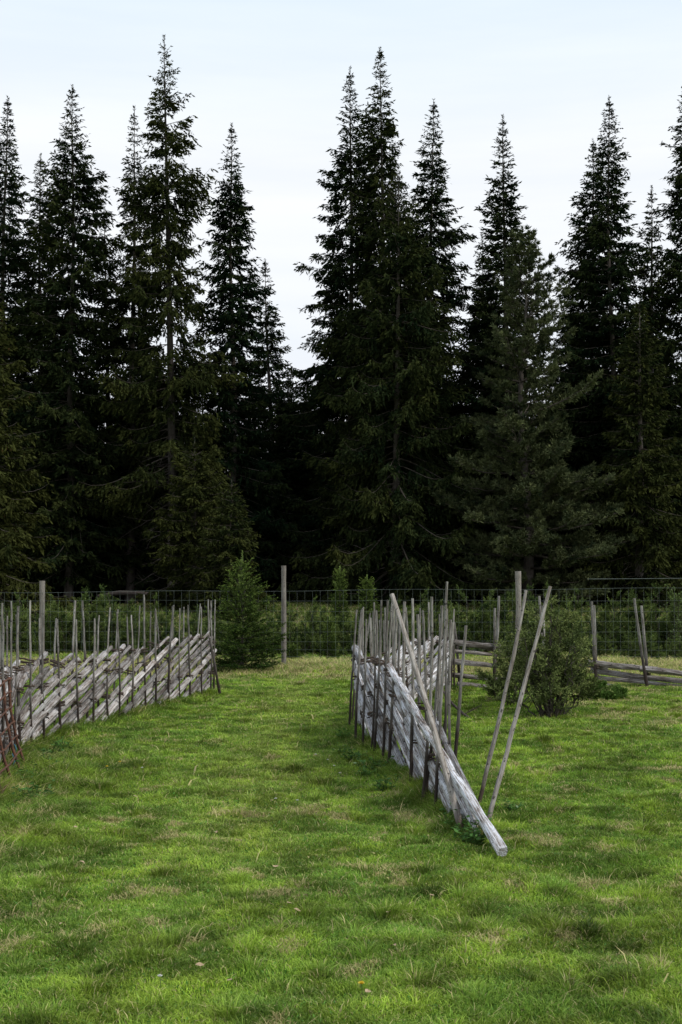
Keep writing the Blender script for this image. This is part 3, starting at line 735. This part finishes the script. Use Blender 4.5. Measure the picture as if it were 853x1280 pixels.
# ------------------------------------------------------------------ slanting pole fences
def pole_fence(label, P, tan, hmax, step, pairs, seed, stake_h=1.42, r_rail=.037, side=1, s_from=0., group=None, h_by_s=None, front=None, gap=.06, thin=1.0, rail_mat=None):
    """side=+1: viewer side is to the right of the path direction"""
    f, S_ = pathfn(P); r = np.random.default_rng(seed)
    p0 = f(0.0); root = thing('pole_fence', (p0[0], p0[1], 0), label, 'pole fence', group)
    def frame(s):
        a = f(max(s - .05, 0)); b = f(min(s + .05, S_)); T = (b - a) / np.linalg.norm(b - a); N_ = np.array([T[1], -T[0]]) * side
        return f(s), T, N_
    s0 = s_from; k = 0
    while s0 < S_ - .18:
        hm = hmax * r.uniform(.86, 1.08); tn = tan * r.uniform(.93, 1.07)
        s1 = min(s0 + hm / tn, S_ + r.uniform(-.02, .12)); st = max(s0, 0)
        if s1 - st > .25:
            ss = np.linspace(st, s1, 9); pts = []
            lat = r.uniform(-.034, .034)
            for s in ss:
                c, T, N_ = frame(min(s, S_)); e_ = max(0, s - S_)
                xy = c + N_ * (lat + .012 * math.sin(s * 2 + k)) + T * e_
                g_ = tz(xy[0], xy[1]) if s < st + .01 else 0
                zb = .035 + (s - s0) * tn * .93
                pts.append((xy[0], xy[1], zb))
            pts = np.array(pts); pts[0, 2] = max(pts[0, 2], tz(pts[0, 0], pts[0, 1]) + .01)
            rr = r_rail * r.uniform(.62, 1.25)
            pole('rail', pts[0], pts[-1], rr * 1.05, rr * .85, rail_mat or M_rail, root, seed * 1000 + k, sides=7, rough=.6, mid=pts)
        s0 += step * r.uniform(.85, 1.15); k += 1
    for j, s in enumerate(pairs):
        c, T, N_ = frame(s)
        loc_h = hmax if h_by_s is None else h_by_s(s)
        for sd2 in (1, -1):
            ds = r.uniform(-.05, .05) + (.10 if sd2 < 0 else 0)
            b = c + N_ * gap * sd2 + T * ds; hh = stake_h * r.uniform(.88, 1.07) * (.97 if sd2 < 0 else 1)
            top = b + N_ * r.normal(0, .03) + T * r.normal(0, .06)
            if front is not None and sd2 == 1 and j < len(front):
                (bx_, by_), (tx_, tz_) = front[j]; b = np.array([bx_, by_]); top = np.array([tx_, by_ + .02]); hh = tz_
            rr = r.uniform(.0145, .0215) * thin
            pole('stake', (b[0], b[1], tz(b[0], b[1]) - .05), (top[0], top[1], hh), rr, rr * .66, M_stake, root, seed * 777 + j * 2 + (sd2 > 0), n=14, bend=.009, sides=7, rough=.28)
        for hz in (.33, .60, .84):
            if hz * hmax / .9 > loc_h or r.random() < .05: continue
            lashing(root, (c[0] + T[0] * .04, c[1] + T[1] * .04, hz * hmax / .9 * r.uniform(.9, 1.08)), T, N_, seed * 99 + j * 5 + int(hz * 10))
    return root

fL, SL_ = pathfn(PL)
pairsL = list(np.arange(.15, SL_ - .1, .44)) + [SL_ - .03]
fenceL = pole_fence('long slanting pole fence on the left with its near end at the rusty frame', PL, .345, .90, .245, pairsL, 11, 1.46, side=1, s_from=-2.5, r_rail=.034, thin=.85, rail_mat=M_brownrail)
pole('brace', at(275, 868, gd(868)), at(262, 797, gd(868) - .05), .022, .016, M_stake, fenceL, 991)

# near right fence: measured stakes (top px/py -> base px/py)
FR = [(436, 915, 446, 762), (444, 929, 454, 760), (453, 936, 458, 774), (464, 941, 468, 753), (475, 943, 477, 750), (485, 952, 485, 750),
      (498, 957, 496, 764), (513, 982, 516, 748), (527, 1000, 540, 746), (546, 998, 553, 757), (560, 1010, 559, 727)]
fR, SR_ = pathfn(PR)
pr = []; fr = []
ssamp = np.linspace(0, SR_, 400); pp = fR(ssamp)
for bx_, by_, tx_, ty_ in FR:
    d = gd(by_); x = (bx_ - CX) / F * d; k = np.argmin(abs(pp[:, 1] - d)); pr.append(float(ssamp[k]))
    fr.append(((min(x, pp[k, 0] - .10), d), ((tx_ - CX) / F * (d + .02), CAMH - (ty_ - HY) * d / F)))
fenceR = pole_fence('near right slanting pole fence, bluish grey rails running down to the grass', PR, .285, .95, .25, pr, 12, 1.5, side=-1, front=fr, s_from=.3,
                    h_by_s=lambda s: .3 * s, r_rail=.031, thin=.78)
c = fenceR.location
for k, (bx_, by_, tx_, ty_, rr) in enumerate([(553, 932, 566, 778, 0.0160), (568, 958, 583, 782, 0.0176), (440, 905, 452, 765, 0.0136), (450, 918, 463, 766, 0.0128), (470, 935, 471, 763, .015), (488, 945, 492, 757, .015), (509, 965, 506, 752, .016), (521, 975, 522, 768, .015)]):
    d = gd(by_); A = at(bx_, by_, d); A.z -= .05; pole('stake', A, at(tx_, ty_, d), rr, rr * .75, M_stake, fenceR, 640 + k)
# long pale rail ending on the ground
pole('rail', at(629, 1072, gd(1072) - .03) + Vector((0, 0, .04)), Vector((.44, 11.0, .97)), .033, .025, M_rail, fenceR, 77, rough=.55, bend=.006, n=16)['label'] = 'long pale bottom rail lying down to the ground'
fS, SS_ = pathfn(PS)
fenceS = pole_fence('short section of pole fence rising behind the near right fence', PS, .26, .86, .34, list(np.arange(.2, SS_, .62)) + [SS_ - .04], 13, 1.36, side=-1, s_from=-1.6)

# loose poles
lp = thing('leaning_pole', at(578, 1035, gd(1035)), 'thick grey pole leaning left across the end of the near right fence', 'pole')
A = at(578, 1035, gd(1035)); A.z -= .04; pole('shaft', A, at(490, 743, 9.35), .025, .016, M_pale, lp, 401, n=14, bend=.012, rough=.22)
for nm, a_, b_, lab in (('a', at(597, 1002, gd(1002)), at(658, 738, 9.75), 'thin grey pole leaning right, left one of two standing free in the grass'),
                        ('b', at(608, 1027, gd(1027)), at(688, 733, 9.1), 'thin grey pole leaning right, right one of two standing free in the grass')):
    lp = thing('leaning_pole', a_, lab, 'pole', 'two loose poles in the grass'); a2 = a_.copy(); a2.z -= .05
    pole('shaft', a2, b_, .018, .0125, M_pale, lp, 402 + ord(nm), n=14, bend=.014, rough=.22)

# ------------------------------------------------------------------ far low rail fence
root = thing('rail_fence', at(700, 860, 19.6), 'low collapsing rail fence running behind the large juniper to the right edge', 'rail fence')
k = 0
for (x0, y0, x1, y1, d0, d1, rr) in ((566, 803, 625, 808, 19.4, 19.7, .045), (560, 813, 650, 822, 19.4, 19.8, .04), (556, 826, 655, 836, 19.4, 19.8, .045), (560, 842, 660, 850, 19.4, 19.8, .04), (572, 855, 650, 862, 19.4, 19.7, .035),
                                     (600, 808, 760, 836, 19.7, 19.8, .035),
                                     (735, 828, 822, 837, 19.75, 19.6, .05), (800, 836, 905, 851, 19.55, 19.2, .055), (738, 838, 870, 853, 19.85, 19.4, .045), (745, 847, 880, 862, 19.8, 19.35, .04), (742, 855, 800, 861, 19.8, 19.6, .035)):
    pole('rail', at(x0, y0, d0), at(x1, y1, d1), rr, rr * .8, M_oldrail, root, 500 + k, rough=.4, bend=.008); k += 1
for (bx_, by_, tx_, ty_, d) in ((746, 861, 740, 752, 19.6), (746, 858, 743, 757, 19.95), (810, 862, 793, 748, 19.3), (811, 860, 802, 757, 19.75), (616, 862, 624, 745, 19.9), (618, 862, 619, 760, 19.6), (676, 862, 674, 745, 19.9), (678, 862, 679, 757, 19.6), (575, 860, 568, 778, 19.7)):
    A = at(bx_, by_, d); A.z = -.05; pole('stake', A, at(tx_, ty_, d), .028, .019, M_stake, root, 530 + k); k += 1
for px, py in ((746, 834), (811, 842), (617, 812), (677, 822)):
    p = at(px, py, 19.68); lashing(root, p, (1, 0), (0, 1), 600 + px)

# ------------------------------------------------------------------ wire fence
WY = 23.9
root = thing('wire_fence', (0, WY, 0), 'tall wire mesh game fence on round wooden posts across the back of the field', 'wire fence')
for k, (px, py, rr) in enumerate(((52, 726, .058), (355, 707, .052), (648, 714, .062), (941, 715, .055), (-240, 720, .055))):
    A = at(px, 840, WY); A.z = tz(A.x, A.y) - .1; pole('post', A, at(px + (1 if k == 0 else 0), py, WY), rr, rr * .93, M_post, root, 700 + k, bend=.002, sides=12, rough=.06)
Wg = Geo(); r = np.random.default_rng(9)
xv = np.arange(-12.5, 12.5, .153)
top = lambda x: 1.545 + .006 * x + .012 * np.sin(x * 1.3)
levels = [0, .13, .27, .42, .58, .745, .915, .985 * 1.1, 1.0]
hz = [.10, .22, .36, .53, .72, .92, 1.13, 1.34, None]
for hh in hz:
    z = top(xv) if hh is None else hh + .008 * np.sin(xv * 1.1 + hh * 9)
    P = np.stack([xv, WY - .06 + r.normal(0, .004, len(xv)), z * np.ones(len(xv))], -1); Wg.tube(P, .0012 if hh else .0017, 4, cap=False)
for x in xv:
    xo = r.normal(0, .006); Wg.tube([(x + xo, WY - .06, .09), (x + xo * .3 + r.normal(0, .006), WY - .058, .8), (x, WY - .06, float(top(x)))], .0011, 4, cap=False)
o = ob('wire_mesh', Wg.mesh('wire_mesh', M_wire, True, False), root); o.location = -root.location
Sg = Geo(); xs_ = np.linspace(4.9, 12.5, 20); Sg.tube(np.stack([xs_, np.full(20, WY), 1.78 + .01 * np.sin(xs_)], -1), .0032, 4)
o = ob('strand_wire', Sg.mesh('strand_wire', M_wire, True, False), root); o.location = -root.location

# ------------------------------------------------------------------ rusty frame leaning on the left fence
b0 = at(4, 1003, 9.45); b1 = at(34, 966, 11.0)
root = thing('rusty_frame', (b0 + b1) / 2, 'rusty iron grid frame leaning on the near end of the left fence', 'iron frame')
ctr = (b0 + b1) / 2
up = Vector((-.16, 0, .86)); al = (b1 - b0); al.z = 0
def fp(u, v):   # u along, v up the frame
    p = b0 + al * u + up * v; p.x -= .05 * math.sin(v * 3); return p - ctr
def bar(name, pts, rr):
    G = Geo(); G.tube([tuple(p) for p in pts], rr, 6); return ob(name, G.mesh(name, M_rust, True, False), root)
for u in (-.35, .05, .42, .78, 1.0):
    bar('upright', [fp(u, -.03), fp(u, .3), fp(u, .65), fp(u, 1.0)], .013)
for v in (.08, .22, .37, .52, .68, .84, .98):
    bar('crossbar', [fp(u, v) + Vector((.012, 0, .012 * math.sin(u * 9))) for u in np.linspace(-.38, 1.04, 9)], .009)
G = Geo(); t_ = np.linspace(0, 1, 12)
G.tube([tuple(fp(.86, .3) + Vector((.02 * math.sin(a * 14), 0, -.22 * a + .02 * math.cos(a * 20)))) for a in t_], .005, 5)
tw = ob('twine', G.mesh('twine', M_twine, True, False), root); tw['label'] = 'short length of blue twine tied to the frame'

# ------------------------------------------------------------------ weeds, flowers, leaves, sticks
def weed_mesh(seed, n_=26, s=1.0):
    r = np.random.default_rng(seed); G = Geo()
    for k in range(n_):
        a = r.uniform(0, 6.28); L = r.uniform(.08, .22) * s; e_ = r.uniform(.5, 1.3)
        d = np.array([math.cos(a) * math.cos(e_), math.sin(a) * math.cos(e_), math.sin(e_)])
        G.tube([(0, 0, 0), d * L * .5, d * L], [.0025, .002, .0015], 3, c=(.07, .12, .03), cap=False)
        for q in range(r.integers(2, 5)):
            p = d * L * r.uniform(.5, 1); D = r.normal(0, 1, 3); D[2] = abs(D[2]) * .3; D /= np.linalg.norm(D)
            G.leaves(np.array([p]), np.array([D]), r.uniform(.03, .06) * s, r.uniform(.018, .032) * s, np.array([.075, .165, .035]) * r.uniform(.7, 1.4), r, flat=1)
    return G.mesh('weed', M_leaf)
wm = [weed_mesh(800 + k) for k in range(3)]
WG = 'leafy weeds growing along the foot of the fences'
k = 0
for px, py in ((428, 942), (440, 950), (470, 962), (455, 968), (484, 985), (497, 975), (432, 925), (590, 1040), (598, 1055), (583, 1052), (640, 1012), (22, 985), (40, 978), (50, 955), (62, 948), (8, 1020), (30, 1005), (45, 1000), (70, 965), (82, 940), (562, 1022), (574, 1030)):
    d = gd(py); x = (px - CX) / F * d; o = ob('leafy_weed', wm[k % 3]); o.location = (x, d, tz(x, d) - .01); o.rotation_euler = (0, 0, k * 1.3); sc_ = .7 + .5 * ((k * 7) % 5) / 5; o.scale = (sc_,) * 3
    tag(o, 'low broad leaved green weed at the foot of a pole fence', 'weed', WG); k += 1

def flower(px, py, colr, label, group, hh=.07, rad=.011):
    d = gd(py); x = (px - CX) / F * d; z = tz(x, d); root = thing(group.split()[0] + '_flower', (x, d, z), label, 'flower', group)
    G = Geo(); G.tube([(0, 0, -.01), (.004, 0, hh * .5), (0, .003, hh)], [.0018, .0015, .0012], 4); ob('stem', G.mesh('stem', M_stem, True, False), root)
    G = Geo(); r = np.random.default_rng(int(px * 3 + py)); n_ = 14; a = np.arange(n_) * 6.283 / n_
    G.leaves(np.tile([[0, 0, hh]], (n_, 1)), np.stack([np.cos(a), np.sin(a), np.full(n_, .45)], -1), rad * 1.3, rad * .6, (1, 1, 1), r, flat=2)
    G.leaves(np.tile([[0, 0, hh]], (n_, 1)), np.stack([np.cos(a) * .5, np.sin(a) * .5, np.full(n_, .9)], -1), rad, rad * .6, (1, 1, 1), r)
    ob('petals', G.mesh('petals', colr, False, False), root)
M_stem = plainmat('flower_stem', (.08, .14, .03), .7)
M_yel = plainmat('yellow_petal', (.75, .55, .03), .6, 0, (.6, .4, .02)); M_whi = plainmat('white_petal', (.7, .7, .66), .6, 0, (.55, .55, .5))
for px, py in ((134, 966), (150, 960), (30, 986), (29, 968), (452, 1254), (36, 992)):
    flower(px, py, M_yel, 'tiny yellow flower standing in the grass', 'yellow flowers in the grass', rad=.014)
for px, py in ((31, 940), (178, 966), (410, 955), (418, 962), (425, 968), (395, 950), (372, 1003), (345, 1000), (200, 1245)):
    flower(px, py, M_whi, 'tiny white flower standing in the grass', 'white flowers in the grass', hh=.06, rad=.012)

M_dry = plainmat('dry_leaf', (.44, .33, .21), .8, 0, (.26, .18, .1), 60)
def leafm(seed):
    r = np.random.default_rng(seed); nx_, ny_ = 7, 5; V = []
    for i_ in range(nx_):
        u = i_ / (nx_ - 1); wv = math.sin(math.pi * min(.97, u * .9 + .06)) * .5
        for j in range(ny_):
            v = (j / (ny_ - 1) - .5) * 2
            V.append(((u - .5) * 1.2, v * wv * (1 + r.normal(0, .06)), .25 * v * v * wv + .12 * math.sin(u * 4 + seed) + r.normal(0, .02)))
    V = np.array(V) * .035; i_ = (np.arange(nx_ - 1)[:, None] * ny_ + np.arange(ny_ - 1)[None, :]).ravel()
    return mesh_np('dry_leaf', V, [np.stack([i_, i_ + 1, i_ + ny_ + 1, i_ + ny_], -1)], M_dry, None, True)
lm = [leafm(s) for s in range(4)]
for k, (px, py) in enumerate(((103, 1088), (137, 1146), (257, 1000), (170, 997), (270, 1043), (95, 1042), (142, 1010), (362, 1140), (486, 1147), (372, 1151), (287, 1239), (780, 1012), (752, 990), (700, 996), (706, 1000), (345, 1088), (492, 1198), (460, 1262), (640, 1078), (382, 1130), (78, 1172), (250, 1225), (712, 1246), (540, 1130))):
    d = gd(py); x = (px - CX) / F * d; o = ob('dry_leaf', lm[k % 4]); o.location = (x, d, tz(x, d) + .045); o.rotation_euler = (.3 * math.sin(k), .3 * math.cos(k * 2), k * 2.1); o.scale = (.9, .75, .7)
    tag(o, 'small pale brown dry leaf lying on the short grass', 'dry leaf', 'dry leaves scattered on the grass')

M_dead = plainmat('dead_branch_bark', (.08, .06, .05), .9, 0, (.03, .022, .018), 20)
G = Geo(); A = [at(549, 838, 16.4), at(553, 862, 16), at(566, 880, 15.8), at(580, 893, 15.6), at(594, 903, 15.3), at(612, 904, 15.2)]
G.tube([tuple(p) for p in A], [.012, .014, .017, .019, .016, .008], 6); G.tube([tuple(A[3]), tuple(A[3] + Vector((.25, .1, .12)))], [.01, .004], 5)
tag(ob('dead_branch', G.mesh('dead_branch', M_dead, True, False)), 'curved brown dead branch lying in the grass behind the near right fence', 'dead branch')
G = Geo(); a_ = at(300, 728, 42); P = [Vector((-8.6, 42.5, 1.18)), Vector((-7.8, 42.3, 1.30)), Vector((-6.9, 42.1, 1.27)), Vector((-5.9, 41.9, 1.05))]
G.tube([tuple(p) for p in P], [.05, .09, .08, .13], 9)
tag(ob('fallen_log', G.mesh('fallen_log', M_dead, True, False)), 'dark fallen log lying at the forest edge left of the bare trunk', 'log')
